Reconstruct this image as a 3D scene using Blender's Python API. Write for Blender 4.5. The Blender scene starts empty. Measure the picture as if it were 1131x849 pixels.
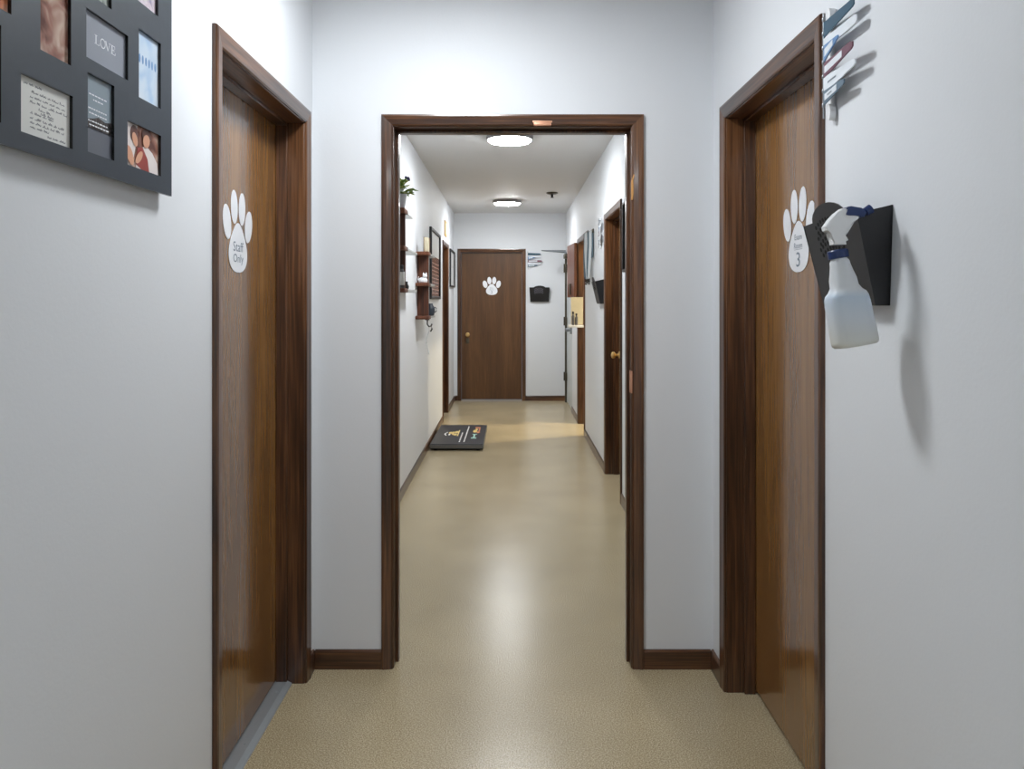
import bpy, bmesh, math, random
from mathutils import Vector, Matrix
random.seed(7)
PI = math.pi
SC = bpy.context.scene
COL = SC.collection

# ------------------------------------------------------------------ materials
def lin(c):
    out = []
    for v in c:
        v = v / 255.0
        out.append(v / 12.92 if v <= 0.04045 else ((v + 0.055) / 1.055) ** 2.4)
    return tuple(out) + (1.0,)

def newmat(name):
    m = bpy.data.materials.new(name); m.use_nodes = True
    nt = m.node_tree
    b = nt.nodes['Principled BSDF']
    return m, nt, b

def mat(name, rgb, rough=0.5, metal=0.0, var=0.06, scale=30.0, bump=0.0, spec=0.5, trans=0.0, sss=0.0, alpha=1.0):
    m, nt, b = newmat(name)
    N = nt.nodes; L = nt.links
    tc = N.new('ShaderNodeTexCoord'); no = N.new('ShaderNodeTexNoise')
    no.inputs['Scale'].default_value = scale; no.inputs['Detail'].default_value = 4
    L.new(tc.outputs['Object'], no.inputs['Vector'])
    mx = N.new('ShaderNodeMix'); mx.data_type = 'RGBA'
    c = lin(rgb)
    mx.inputs[6].default_value = tuple(v * (1 - var) for v in c[:3]) + (1,)
    mx.inputs[7].default_value = tuple(min(1, v * (1 + var)) for v in c[:3]) + (1,)
    L.new(no.outputs['Fac'], mx.inputs[0]); L.new(mx.outputs[2], b.inputs['Base Color'])
    b.inputs['Roughness'].default_value = rough
    b.inputs['Metallic'].default_value = metal
    b.inputs['Specular IOR Level'].default_value = spec
    b.inputs['Transmission Weight'].default_value = trans
    if sss:
        b.inputs['Subsurface Weight'].default_value = sss
        b.inputs['Subsurface Radius'].default_value = (0.02, 0.02, 0.02)
    if bump:
        bp = N.new('ShaderNodeBump'); bp.inputs['Strength'].default_value = bump; bp.inputs['Distance'].default_value = 0.001
        L.new(no.outputs['Fac'], bp.inputs['Height']); L.new(bp.outputs['Normal'], b.inputs['Normal'])
    return m

def wood(name, dark, mid, light, axis='Z', rough=0.28, contrast=1.0, coat=0.3, fine=1.0, bump=0.12):
    m, nt, b = newmat(name); N = nt.nodes; L = nt.links
    tc = N.new('ShaderNodeTexCoord')
    def mapped(lo, hi):
        mp = N.new('ShaderNodeMapping'); s = [hi, hi, hi]; s['XYZ'.index(axis)] = lo
        mp.inputs['Scale'].default_value = s
        L.new(tc.outputs['Object'], mp.inputs['Vector']); return mp
    m1 = mapped(0.7, 9.0 * fine); m2 = mapped(4.0, 140.0 * fine)
    n1 = N.new('ShaderNodeTexNoise'); n1.inputs['Scale'].default_value = 1.0; n1.inputs['Detail'].default_value = 5; n1.inputs['Distortion'].default_value = 0.6
    n2 = N.new('ShaderNodeTexNoise'); n2.inputs['Scale'].default_value = 1.0; n2.inputs['Detail'].default_value = 3
    L.new(m1.outputs[0], n1.inputs['Vector']); L.new(m2.outputs[0], n2.inputs['Vector'])
    ad = N.new('ShaderNodeMath'); ad.operation = 'MULTIPLY_ADD'; ad.inputs[1].default_value = 0.45
    L.new(n2.outputs['Fac'], ad.inputs[0]); 
    ml = N.new('ShaderNodeMath'); ml.operation = 'MULTIPLY'; ml.inputs[1].default_value = 0.6
    L.new(n1.outputs['Fac'], ml.inputs[0]); L.new(ml.outputs[0], ad.inputs[2])
    cr = N.new('ShaderNodeValToRGB'); e = cr.color_ramp.elements
    c = 0.52
    e[0].position = c - 0.14 * contrast; e[0].color = lin(dark)
    e[1].position = c + 0.14 * contrast; e[1].color = lin(light)
    k = e.new(c); k.color = lin(mid)
    L.new(ad.outputs[0], cr.inputs[0]); L.new(cr.outputs[0], b.inputs['Base Color'])
    b.inputs['Roughness'].default_value = rough
    b.inputs['Coat Weight'].default_value = coat; b.inputs['Coat Roughness'].default_value = 0.12
    bp = N.new('ShaderNodeBump'); bp.inputs['Strength'].default_value = bump; bp.inputs['Distance'].default_value = 0.0006
    L.new(n2.outputs['Fac'], bp.inputs['Height']); L.new(bp.outputs['Normal'], b.inputs['Normal'])
    return m

def emis(name, rgb, strength):
    m, nt, b = newmat(name)
    b.inputs['Base Color'].default_value = lin((230, 230, 230))
    b.inputs['Emission Color'].default_value = rgb + (1,)
    b.inputs['Emission Strength'].default_value = strength
    return m

def wallmat(name, rgb):
    m, nt, b = newmat(name); N = nt.nodes; L = nt.links
    tc = N.new('ShaderNodeTexCoord')
    no = N.new('ShaderNodeTexNoise'); no.inputs['Scale'].default_value = 130; no.inputs['Detail'].default_value = 3
    n2 = N.new('ShaderNodeTexNoise'); n2.inputs['Scale'].default_value = 1.6; n2.inputs['Detail'].default_value = 3
    L.new(tc.outputs['Object'], no.inputs['Vector']); L.new(tc.outputs['Object'], n2.inputs['Vector'])
    mx = N.new('ShaderNodeMix'); mx.data_type = 'RGBA'; c = lin(rgb)
    mx.inputs[6].default_value = tuple(v * 0.97 for v in c[:3]) + (1,); mx.inputs[7].default_value = c
    L.new(n2.outputs['Fac'], mx.inputs[0]); L.new(mx.outputs[2], b.inputs['Base Color'])
    b.inputs['Roughness'].default_value = 0.55; b.inputs['Specular IOR Level'].default_value = 0.25
    bp = N.new('ShaderNodeBump'); bp.inputs['Strength'].default_value = 0.22; bp.inputs['Distance'].default_value = 0.0012
    L.new(no.outputs['Fac'], bp.inputs['Height']); L.new(bp.outputs['Normal'], b.inputs['Normal'])
    return m

def floormat():
    m, nt, b = newmat('speckled_floor'); N = nt.nodes; L = nt.links
    tc = N.new('ShaderNodeTexCoord')
    big = N.new('ShaderNodeTexNoise'); big.inputs['Scale'].default_value = 2.2; big.inputs['Detail'].default_value = 4
    sp = N.new('ShaderNodeTexNoise'); sp.inputs['Scale'].default_value = 240; sp.inputs['Detail'].default_value = 2; sp.inputs['Roughness'].default_value = 0.7
    vo = N.new('ShaderNodeTexVoronoi'); vo.inputs['Scale'].default_value = 110
    for n in (big, sp, vo): L.new(tc.outputs['Object'], n.inputs['Vector'])
    cr = N.new('ShaderNodeValToRGB'); e = cr.color_ramp.elements
    e[0].position = 0.30; e[0].color = lin((122, 102, 70)); e[1].position = 0.68; e[1].color = lin((232, 218, 186))
    k = e.new(0.5); k.color = lin((188, 172, 138))
    L.new(sp.outputs['Fac'], cr.inputs[0])
    mx = N.new('ShaderNodeMix'); mx.data_type = 'RGBA'; mx.blend_type = 'MULTIPLY'; mx.inputs[0].default_value = 1.0
    cr2 = N.new('ShaderNodeValToRGB'); f = cr2.color_ramp.elements
    f[0].position = 0.3; f[0].color = (0.86, 0.86, 0.86, 1); f[1].position = 0.7; f[1].color = (1, 1, 1, 1)
    L.new(big.outputs['Fac'], cr2.inputs[0])
    L.new(cr.outputs[0], mx.inputs[6]); L.new(cr2.outputs[0], mx.inputs[7])
    L.new(mx.outputs[2], b.inputs['Base Color'])
    rr = N.new('ShaderNodeMapRange'); rr.inputs['To Min'].default_value = 0.22; rr.inputs['To Max'].default_value = 0.27
    L.new(big.outputs['Fac'], rr.inputs['Value']); L.new(rr.outputs[0], b.inputs['Roughness'])
    bp = N.new('ShaderNodeBump'); bp.inputs['Strength'].default_value = 0.2; bp.inputs['Distance'].default_value = 0.0012
    pe = N.new('ShaderNodeTexNoise'); pe.inputs['Scale'].default_value = 55; pe.inputs['Detail'].default_value = 2
    L.new(tc.outputs['Object'], pe.inputs['Vector'])
    ah = N.new('ShaderNodeMath'); ah.operation = 'MULTIPLY_ADD'; ah.inputs[1].default_value = 2.2
    L.new(pe.outputs['Fac'], ah.inputs[0]); L.new(sp.outputs['Fac'], ah.inputs[2])
    L.new(ah.outputs[0], bp.inputs['Height']); L.new(bp.outputs['Normal'], b.inputs['Normal'])
    b.inputs['Specular IOR Level'].default_value = 0.42
    return m

def photomat(name, cols, scale=14, stretch=(1, 1, 1)):
    m, nt, b = newmat(name); N = nt.nodes; L = nt.links
    tc = N.new('ShaderNodeTexCoord'); mp = N.new('ShaderNodeMapping'); mp.inputs['Scale'].default_value = stretch
    no = N.new('ShaderNodeTexNoise'); no.inputs['Scale'].default_value = scale; no.inputs['Detail'].default_value = 2; no.inputs['Distortion'].default_value = 0.6
    L.new(tc.outputs['Object'], mp.inputs[0]); L.new(mp.outputs[0], no.inputs['Vector'])
    cr = N.new('ShaderNodeValToRGB'); e = cr.color_ramp.elements
    n = len(cols)
    e[0].position = 0.32; e[0].color = lin(cols[0]); e[1].position = 0.68; e[1].color = lin(cols[-1])
    for i in range(1, n - 1):
        k = e.new(0.32 + 0.36 * i / (n - 1)); k.color = lin(cols[i])
    L.new(no.outputs['Fac'], cr.inputs[0]); L.new(cr.outputs[0], b.inputs['Base Color'])
    b.inputs['Roughness'].default_value = 0.25
    return m

M = {}
M['wall'] = wallmat('white_wall_paint', (228, 231, 235))
M['ceil'] = wallmat('ceiling_paint', (222, 222, 222))
M['floor'] = floormat()
D1, D2, D3 = (38, 23, 14), (76, 47, 28), (118, 79, 49)
M['trim_z'] = wood('stained_trim_vertical', D1, D2, D3, 'Z')
M['trim_y'] = wood('stained_trim_lengthwise', D1, D2, D3, 'Y')
M['trim_x'] = wood('stained_trim_crosswise', D1, D2, D3, 'X')
S1, S2, S3 = (100, 67, 33), (134, 93, 48), (162, 118, 66)
M['slab'] = wood('varnished_door_veneer', S1, S2, S3, 'Z', rough=0.2, contrast=1.5, coat=0.6, fine=0.8, bump=0.04)
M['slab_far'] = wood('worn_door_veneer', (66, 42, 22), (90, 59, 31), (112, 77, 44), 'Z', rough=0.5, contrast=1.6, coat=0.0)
M['shelfwood'] = wood('rustic_shelf_wood', (52, 28, 18), (92, 50, 30), (128, 76, 46), 'Z', rough=0.55, coat=0)
M['chip'] = mat('bare_wood', (214, 158, 92), 0.6)
M['brass'] = mat('brass', (222, 186, 124), 0.28, 0.75)
M['copper'] = mat('worn_brass_plate', (214, 158, 128), 0.4, 0.3)
M['steel'] = mat('brushed_steel', (150, 154, 158), 0.35, 0.85)
M['threshold'] = mat('aluminium_threshold', (176, 182, 186), 0.42, 0.5, bump=0.1)
M['bronze'] = mat('dark_bronze', (84, 78, 66), 0.4, 0.6)
M['greydoor'] = mat('pale_grey_paint', (206, 212, 214), 0.4)
M['rim'] = mat('fixture_rim_grey', (128, 126, 128), 0.4, 0.3)
M['white'] = mat('white_vinyl', (238, 240, 245), 0.4, var=0.02)
M['whitepl'] = mat('white_plastic', (232, 234, 236), 0.35, var=0.03)
M['black'] = mat('black_plastic', (26, 26, 29), 0.42, var=0.1, scale=200, bump=0.1)
M['blackgloss'] = mat('black_gloss', (14, 14, 16), 0.2)
M['perf'] = mat('dark_hole', (5, 5, 6), 0.9)
M['perfgrey'] = mat('grey_printing', (112, 108, 120), 0.6)
M['ink'] = mat('grey_ink', (112, 124, 138), 0.6)
M['inkdark'] = mat('dark_ink', (92, 96, 106), 0.6)
M['slate'] = mat('slate_frame', (46, 54, 64), 0.45, var=0.12, scale=60, bump=0.05)
M['paper'] = mat('note_paper', (218, 218, 214), 0.5, var=0.03)
M['lovegrey'] = mat('grey_card', (142, 147, 158), 0.4, var=0.04)
M['navy'] = mat('navy_plastic', (24, 48, 98), 0.35)
M['flag_teal'] = mat('teal_flag', (44, 82, 104), 0.35)
M['flag_blue'] = mat('blue_flag', (96, 140, 190), 0.35)
M['flag_maroon'] = mat('maroon_flag', (104, 52, 72), 0.35)
M['flag_white'] = mat('white_flag', (226, 232, 238), 0.35)
M['flag_slate'] = mat('slate_flag', (86, 110, 128), 0.35)
M['sky'] = photomat('sky_picture', [(150, 186, 226), (196, 214, 232), (214, 222, 232)], 10)
M['ph_warm'] = photomat('warm_picture', [(96, 52, 40), (160, 112, 96), (206, 178, 160)], 22)
M['ph_orange'] = photomat('orange_picture', [(176, 84, 44), (218, 140, 100), (228, 190, 170)], 18)
M['ph_grey'] = photomat('grey_picture', [(72, 78, 74), (150, 156, 150), (206, 208, 204)], 40)
M['ph_pink'] = photomat('pink_picture', [(150, 140, 164), (206, 190, 200), (226, 220, 224)], 40)
M['ph_sea'] = mat('sea_grey', (134, 148, 158), 0.35)
M['ph_rock'] = photomat('rock_picture', [(34, 34, 36), (58, 54, 54), (92, 86, 84)], 60)
M['ph_ground'] = mat('grey_ground', (96, 100, 110), 0.35)
M['ph_pale'] = mat('pale_rose_print', (178, 146, 134), 0.5)
M['skin'] = mat('skin_tone_print', (214, 158, 128), 0.4)
M['hair'] = mat('brown_print', (86, 44, 34), 0.4)
M['shirt'] = mat('white_print', (226, 216, 212), 0.4)
M['maroonp'] = mat('red_print', (150, 56, 46), 0.4)
M['leaf'] = mat('green_leaf', (112, 142, 62), 0.5, var=0.4, scale=60)
M['leaf2'] = mat('yellow_green_leaf', (168, 178, 92), 0.5, var=0.3, scale=60)
M['purple'] = mat('purple_petal', (72, 66, 118), 0.5)
M['pot'] = mat('white_ceramic', (206, 208, 214), 0.3)
M['glass_shelf'] = mat('pale_shelf', (176, 180, 178), 0.3)
M['cream'] = mat('cream_cover', (206, 196, 168), 0.5)
M['yellow'] = mat('ochre_plaque', (204, 164, 92), 0.5)
M['scaletop'] = mat('black_rubber_mat', (30, 31, 40), 0.45, bump=0.2, scale=300)
M['scaleside'] = mat('grey_metal_side', (108, 108, 108), 0.35, 0.4)
M['gold'] = mat('gold_print', (214, 190, 120), 0.5)
M['tealprint'] = mat('pale_teal_print', (160, 206, 200), 0.5)
M['orangeprint'] = mat('orange_print', (202, 128, 92), 0.5)
M['poster'] = photomat('poster_print', [(124, 82, 70), (146, 104, 92), (166, 128, 116)], 20, (1, .3, 4))
M['mirror'] = mat('pale_print', (236, 238, 240), 0.4)
M['bottledark'] = mat('dark_grey_bottle', (84, 82, 84), 0.4)
M['strapblue'] = mat('blue_grey_webbing', (96, 116, 128), 0.6, var=0.3, scale=90)
M['strapwhite'] = mat('white_webbing', (214, 218, 220), 0.6)
M['dutch'] = wood('red_brown_door', (74, 36, 18), (104, 54, 28), (126, 72, 38), 'Z', rough=0.4)

def bottlemat():
    m, nt, b = newmat('frosted_bottle_plastic'); N = nt.nodes; L = nt.links
    tc = N.new('ShaderNodeTexCoord'); sp = N.new('ShaderNodeSeparateXYZ'); L.new(tc.outputs['Object'], sp.inputs[0])
    cr = N.new('ShaderNodeValToRGB'); e = cr.color_ramp.elements   # liquid behind frosted plastic
    e[0].position = 0.0; e[0].color = lin((232, 232, 224)); e[1].position = 0.112; e[1].color = lin((236, 240, 244))
    k = e.new(0.098); k.color = lin((214, 228, 242)); k = e.new(0.05); k.color = lin((226, 232, 238))
    L.new(sp.outputs['Z'], cr.inputs[0]); L.new(cr.outputs[0], b.inputs['Base Color'])
    b.inputs['Roughness'].default_value = 0.32; b.inputs['Transmission Weight'].default_value = 0.2
    b.inputs['IOR'].default_value = 1.2
    b.inputs['Subsurface Weight'].default_value = 0.4; b.inputs['Subsurface Radius'].default_value = (0.03, 0.03, 0.03)
    return m
M['bottle'] = bottlemat()
LIGHT = 95.0
M['lamp'] = emis('lit_diffuser', (0.93, 0.97, 1.0), LIGHT * .90)
M['lampfar'] = emis('lit_diffuser_corridor', (0.95, 0.98, 1.0), LIGHT * 1.2)
M['lampside'] = emis('lit_diffuser_warm', (1.0, 0.84, 0.56), LIGHT * 9)

# ------------------------------------------------------------------ geometry helpers
class Frame:
    """wall frame: s runs to the reader's right along the wall, n out of the wall, z up"""
    def __init__(self, o, s, n):
        self.o = Vector((o[0], o[1], 0)); self.s = Vector((s[0], s[1], 0)).normalized(); self.n = Vector((n[0], n[1], 0)).normalized()
    def __call__(self, s, n, z):
        return self.o + self.s * s + self.n * n + Vector((0, 0, z))
WORLD = lambda x, y, z: Vector((x, y, z))

def box(bm, f, a0, a1, b0, b1, c0, c1, bev=0.0, seg=2):
    vs = [bm.verts.new(f(a, b, c)) for a in (a0, a1) for b in (b0, b1) for c in (c0, c1)]
    q = [(0, 1, 3, 2), (4, 6, 7, 5), (0, 4, 5, 1), (2, 3, 7, 6), (0, 2, 6, 4), (1, 5, 7, 3)]
    fs = [bm.faces.new([vs[i] for i in k]) for k in q]
    if bev:
        es = set(e for fa in fs for e in fa.edges)
        bmesh.ops.bevel(bm, geom=list(es), offset=bev, segments=seg, affect='EDGES', profile=0.5)

def prism(bm, pts, f, d0, d1):
    """pts (a,b) polygon; f(a,b,d)"""
    A = [bm.verts.new(f(a, b, d0)) for a, b in pts]; B = [bm.verts.new(f(a, b, d1)) for a, b in pts]
    n = len(pts)
    bm.faces.new(A); bm.faces.new(B[::-1])
    for i in range(n): bm.faces.new([A[i], B[i], B[(i + 1) % n], A[(i + 1) % n]])

def lathe(bm, prof, f=WORLD, c=(0, 0, 0), seg=24, sx=1.0, sy=1.0):
    rings = []
    for r, z in prof:
        rings.append([bm.verts.new(f(c[0] + r * sx * math.cos(2 * PI * i / seg), c[1] + r * sy * math.sin(2 * PI * i / seg), c[2] + z)) for i in range(seg)])
    for a, b in zip(rings[:-1], rings[1:]):
        for i in range(seg): bm.faces.new([a[i], a[(i + 1) % seg], b[(i + 1) % seg], b[i]])
    bm.faces.new(rings[0][::-1]); bm.faces.new(rings[-1])

def tube(bm, pts, r, seg=8):
    pts = [Vector(p) for p in pts]; rings = []
    rr = r if isinstance(r, (list, tuple)) else [r] * len(pts)
    for i, p in enumerate(pts):
        t = (pts[min(i + 1, len(pts) - 1)] - pts[max(i - 1, 0)]).normalized()
        u = t.cross(Vector((0, 0, 1)))
        if u.length < 0.05: u = t.cross(Vector((1, 0, 0)))
        u.normalize(); v = t.cross(u)
        rings.append([bm.verts.new(p + (u * math.cos(2 * PI * k / seg) + v * math.sin(2 * PI * k / seg)) * rr[i]) for k in range(seg)])
    for a, b in zip(rings[:-1], rings[1:]):
        for k in range(seg): bm.faces.new([a[k], a[(k + 1) % seg], b[(k + 1) % seg], b[k]])
    bm.faces.new(rings[0][::-1]); bm.faces.new(rings[-1])

def sweep(bm, f, corners, dirs, prof, closed=False):
    """mitred moulding; corners (s,z), dirs (ds,dz), prof (u outward, n)"""
    rings = [[bm.verts.new(f(s + u * ds, n, z + u * dz)) for u, n in prof] for (s, z), (ds, dz) in zip(corners, dirs)]
    m = len(prof); k = len(rings)
    for i in range(k if closed else k - 1):
        a = rings[i]; b = rings[(i + 1) % k]
        for j in range(m): bm.faces.new([a[j], a[(j + 1) % m], b[(j + 1) % m], b[j]])
    if not closed: bm.faces.new(rings[0][::-1]); bm.faces.new(rings[-1])

def ellipse(cx, cy, rx, ry, rot=0, n=28):
    c, s = math.cos(rot), math.sin(rot)
    return [(cx + rx * math.cos(t) * c - ry * math.sin(t) * s, cy + rx * math.cos(t) * s + ry * math.sin(t) * c) for t in (2 * PI * i / n for i in range(n))]

def link(name, bm, m, parent=None, loc=None, smooth=True, kind=None, auto=0.6):
    me = bpy.data.meshes.new(name)
    base = Vector(loc) if loc is not None else Vector((0, 0, 0))
    if parent is not None:
        base = wloc(parent)
    for v in bm.verts: v.co = v.co - base
    bmesh.ops.recalc_face_normals(bm, faces=bm.faces[:])
    if smooth:
        for fa in bm.faces: fa.smooth = fa.calc_area() < 0.008
        for e in bm.edges:
            if len(e.link_faces) == 2 and e.calc_face_angle(0) > auto: e.smooth = False
            elif len(e.link_faces) != 2: e.smooth = False
    bm.to_mesh(me); bm.free()
    o = bpy.data.objects.new(name, me); COL.objects.link(o)
    ms = m if isinstance(m, list) else [m]
    for q in ms: me.materials.append(q)
    if parent is not None: o.parent = parent
    else: o.location = base
    if kind: o['kind'] = kind
    return o

def wloc(o):
    v = Vector(o.location)
    while o.parent: o = o.parent; v += Vector(o.location)
    return v

def empty(name, loc, kind=None, label=None, cat=None, group=None):
    o = bpy.data.objects.new(name, None); COL.objects.link(o); o.location = loc; o.empty_display_size = 0.05
    if kind: o['kind'] = kind
    return tag(o, label, cat, group)

def tag(o, label=None, cat=None, group=None):
    if label: o['label'] = label
    if cat: o['category'] = cat
    if group: o['group'] = group
    return o

def copy_tree(o, parent=None):
    c = o.copy(); COL.objects.link(c)
    if parent is not None:
        c.parent = parent
    for ch in list(o.children): copy_tree(ch, c)
    return c

def bmnew(): return bmesh.new()

def text_into(bm, body, f, s, z, n, height=None, width=None, thick=0.0006, shear=0.0):
    cu = bpy.data.curves.new('lettering', 'FONT'); cu.body = body; cu.size = 1.0; cu.resolution_u = 3
    cu.align_x = 'CENTER'; cu.align_y = 'CENTER'
    ob = bpy.data.objects.new('lettering_tmp', cu); COL.objects.link(ob)
    bpy.context.view_layer.update()
    dg = bpy.context.evaluated_depsgraph_get()
    me = bpy.data.meshes.new_from_object(ob.evaluated_get(dg))
    xs = [v.co.x for v in me.vertices]; ys = [v.co.y for v in me.vertices]
    w = max(xs) - min(xs); h = max(ys) - min(ys); cx = (max(xs) + min(xs)) / 2; cy = (max(ys) + min(ys)) / 2
    kx = ky = (height / h if height else width / w)
    if height and width: kx = width / w; ky = height / h
    vs = [bm.verts.new(f(s + (v.co.x - cx) * kx + shear * (v.co.y - cy), n + thick, z + (v.co.y - cy) * ky)) for v in me.vertices]
    for p in me.polygons:
        try: bm.faces.new([vs[i] for i in p.vertices])
        except ValueError: pass
    bpy.data.objects.remove(ob); bpy.data.curves.remove(cu); bpy.data.meshes.remove(me)

def stroke(bm, f, pts, w, n, t=0.0004):
    """flat ribbon along (s,z) points"""
    for (a, b), (c, d) in zip(pts[:-1], pts[1:]):
        dx, dz = c - a, d - b; l = math.hypot(dx, dz) or 1e-6
        px, pz = -dz / l * w / 2, dx / l * w / 2
        prism(bm, [(a + px, b + pz), (a - px, b - pz), (c - px, d - pz), (c + px, d + pz)], lambda s, z, q: f(s, q, z), n, n + t)

# ------------------------------------------------------------------ frames of the place
XL, XR, YF, YE, ZC = -0.757, 0.764, 2.92, 10.80, 2.63
WT = 0.14
FL = Frame((XL, 0), (0, 1), (1, 0))
FR = Frame((XR, 0), (0, -1), (-1, 0))            # s = -Y
FF = Frame((0, YF), (1, 0), (0, -1))
FE = Frame((0, YE), (1, 0), (0, -1))
CL = Frame((-0.785 + 0.025, 0), (-0.005, 1), (1, 0.005))
CR = Frame((0.758, 0), (0, -1), (-1, 0))

# ------------------------------------------------------------------ shell
def wall(name, f, s0, s1, holes, top=ZC, thick=WT, m='wall'):
    bm = bmnew(); cur = s0
    for h0, h1, hz in sorted(holes):
        box(bm, f, cur, h0, -thick, 0, 0, top)
        box(bm, f, h0, h1, -thick, 0, hz, top); cur = h1
    box(bm, f, cur, s1, -thick, 0, 0, top)
    return link(name, bm, M[m], smooth=False, kind='structure')

J = 0.02   # jamb thickness
bm = bmnew(); box(bm, WORLD, -1.3, 3.4, -3.1, 11.2, -0.1, 0.0); link('floor', bm, M['floor'], smooth=False, kind='structure')
bm = bmnew(); box(bm, WORLD, -1.3, 3.4, -3.1, 11.2, ZC, ZC + 0.1); link('ceiling', bm, M['ceil'], smooth=False, kind='structure')
# clear openings
DL = (1.995, 2.80, 2.04)
DR = (1.93, 2.735, 2.04)
OP = (-0.448, 0.452, 2.052)
DE = (-0.712, 0.140, 2.078)
D3_ = (5.345, 6.195, 2.045)
OP2 = (8.02, 8.75, 2.045)
D5 = (9.72, 10.62, 2.05)
D4 = (8.945, 9.63, 2.05)
wall('wall_left', FL, -3.0, YF + WT, [(DL[0] - J, DL[1] + J, DL[2] + J)])
wall('wall_right', FR, -(YF + WT), 3.0, [(-(DR[1] + J), -(DR[0] - J), DR[2] + J)])
wall('wall_front', FF, XL, XR, [(OP[0] - J, OP[1] + J, OP[2] + J)])
wall('wall_corridor_left', CL, YF + WT, YE, [(D4[0] - J, D4[1] + J, D4[2] + J)])
wall('wall_corridor_right', CR, -YE, -(YF + WT), [(-(d[1] + J), -(d[0] - J), d[2] + J) for d in (D3_, OP2, D5)])
wall('wall_end', FE, -0.96, 0.90, [(DE[0] - J, DE[1] + J, DE[2] + J)])
bm = bmnew(); box(bm, WORLD, -0.9, 0.9, -3.1, -3.0, 0, ZC); link('wall_rear', bm, M['wall'], smooth=False, kind='structure')
# the side room whose warm ceiling lamp shines across the corridor
bm = bmnew()
box(bm, WORLD, 0.90, 3.3, 7.2, 7.3, 0, ZC); box(bm, WORLD, 0.90, 3.3, 9.4, 9.5, 0, ZC)
link('wall_side_room', bm, M['wall'], smooth=False, kind='structure')
bm = bmnew(); box(bm, WORLD, 3.2, 3.3, 7.3, 9.4, 0, ZC); link('wall_side_room_outer', bm, M['wall'], smooth=False, kind='structure')

# ------------------------------------------------------------------ doors
CASE = [(0.004, 0.0), (0.004, 0.006), (0.009, 0.0095), (0.030, 0.012), (0.044, 0.0145), (0.051, 0.0135), (0.053, 0.009), (0.053, 0.0)]
def casing_parts(root, f, s0, s1, h, axm, prof=CASE, back=None):
    for nm, cs, ds, mm in (('casing', [(s0, 0), (s0, h)], [(-1, 0), (-1, 1)], 'trim_z'),
                           ('casing', [(s0, h), (s1, h)], [(-1, 1), (1, 1)], axm),
                           ('casing', [(s1, h), (s1, 0)], [(1, 1), (1, 0)], 'trim_z')):
        bm = bmnew(); sweep(bm, f, cs, ds, prof)
        link(nm, bm, M[mm], root, auto=0.5)
    if back:
        g = lambda s, n, z: f(s, -back - n, z)
        bm = bmnew(); sweep(bm, g, [(s0, 0), (s0, h), (s1, h), (s1, 0)], [(-1, 0), (-1, 1), (1, 1), (1, 0)], prof)
        link('rear_casing', bm, M['trim_z'], root)

def jamb_parts(root, f, s0, s1, h, axm, depth=WT, stop=None, hz=None):
    bm = bmnew(); box(bm, f, s0 - J, s0, -depth, 0.001, 0, h, .0015); link('side_jamb', bm, M['trim_z'], root)
    bm = bmnew(); box(bm, f, s1, s1 + J, -depth, 0.001, 0, h, .0015); link('side_jamb', bm, M['trim_z'], root)
    bm = bmnew(); box(bm, f, s0 - J, s1 + J, -depth, 0.001, h, h + J, .0015); link('head_jamb', bm, M[axm], root)
    if stop:
        a, b = stop; t = 0.011
        bm = bmnew(); box(bm, f, s0, s0 + t, a, b, 0, h - t, .002); box(bm, f, s1 - t, s1, a, b, 0, h - t, .002)
        box(bm, f, s0, s1, a, b, h - t, h, .002); link('door_stop', bm, M['trim_z'], root)

def knob(root, f, s, n, z, plate=True):
    bm = bmnew()
    prof = [(0.0, 0), (0.030, 0.0), (0.031, 0.004), (0.026, 0.009), (0.011, 0.012), (0.010, 0.030), (0.018, 0.036), (0.027, 0.046), (0.028, 0.056), (0.022, 0.066), (0.008, 0.070)]
    g = lambda a, b, c: f(s + a, n + c, z + b)
    lathe(bm, prof[1:], g, (0, 0, 0), 24)
    link('door_knob', bm, M['brass'], root)

def make_door(idx, f, d, flip, recess=0.10, slab='slab', axm='trim_y', knob_side=None, knobz=0.95, case=True):
    s0, s1, h = (d[0], d[1], d[2]) if not flip else (-d[1], -d[0], d[2])
    root = empty('door_%d' % idx, f((s0 + s1) / 2, 0, 0), 'structure')
    bm = bmnew(); box(bm, f, s0 + .003, s1 - .003, -recess - .036, -recess, 0.016, h - .003, .002)
    link('door_slab', bm, M[slab], root)
    jamb_parts(root, f, s0, s1, h, axm, stop=(-recess + .001, -recess + .040) if recess > .05 else None)
    if case: casing_parts(root, f, s0, s1, h, axm)
    if knob_side is not None:
        s = s0 + .07 if knob_side == 0 else s1 - .07
        knob(root, f, s, -recess, knobz)
    return root

d1 = make_door(1, FL, DL, False)
bm = bmnew()
prism(bm, [(-.137, .0), (-.137, .012), (-.062, .012), (-.045, .004), (-.043, 0)], lambda n, z, s: FL(s, n, z), DL[0], DL[1])
for s in (2.08, 2.4, 2.72):
    lathe(bm, [(.0045, 0), (.004, .0012), (.0015, .0016)], FL, (s, -.075, .0119), 12)
link('threshold', bm, M['threshold'], d1)
d2 = make_door(2, FR, DR, True)
make_door(3, CR, D3_, True, knob_side=0, knobz=.965)
make_door(4, CL, D4, False)
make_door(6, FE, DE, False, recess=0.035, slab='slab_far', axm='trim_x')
d6 = bpy.data.objects['door_6']
knob(d6, FE, -0.625, -0.035, 0.925)
bm = bmnew(); box(bm, FE, -.648, -.602, -.0352, -.032, .80, .875, .002); link('lock_plate', bm, M['bronze'], d6)

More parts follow.
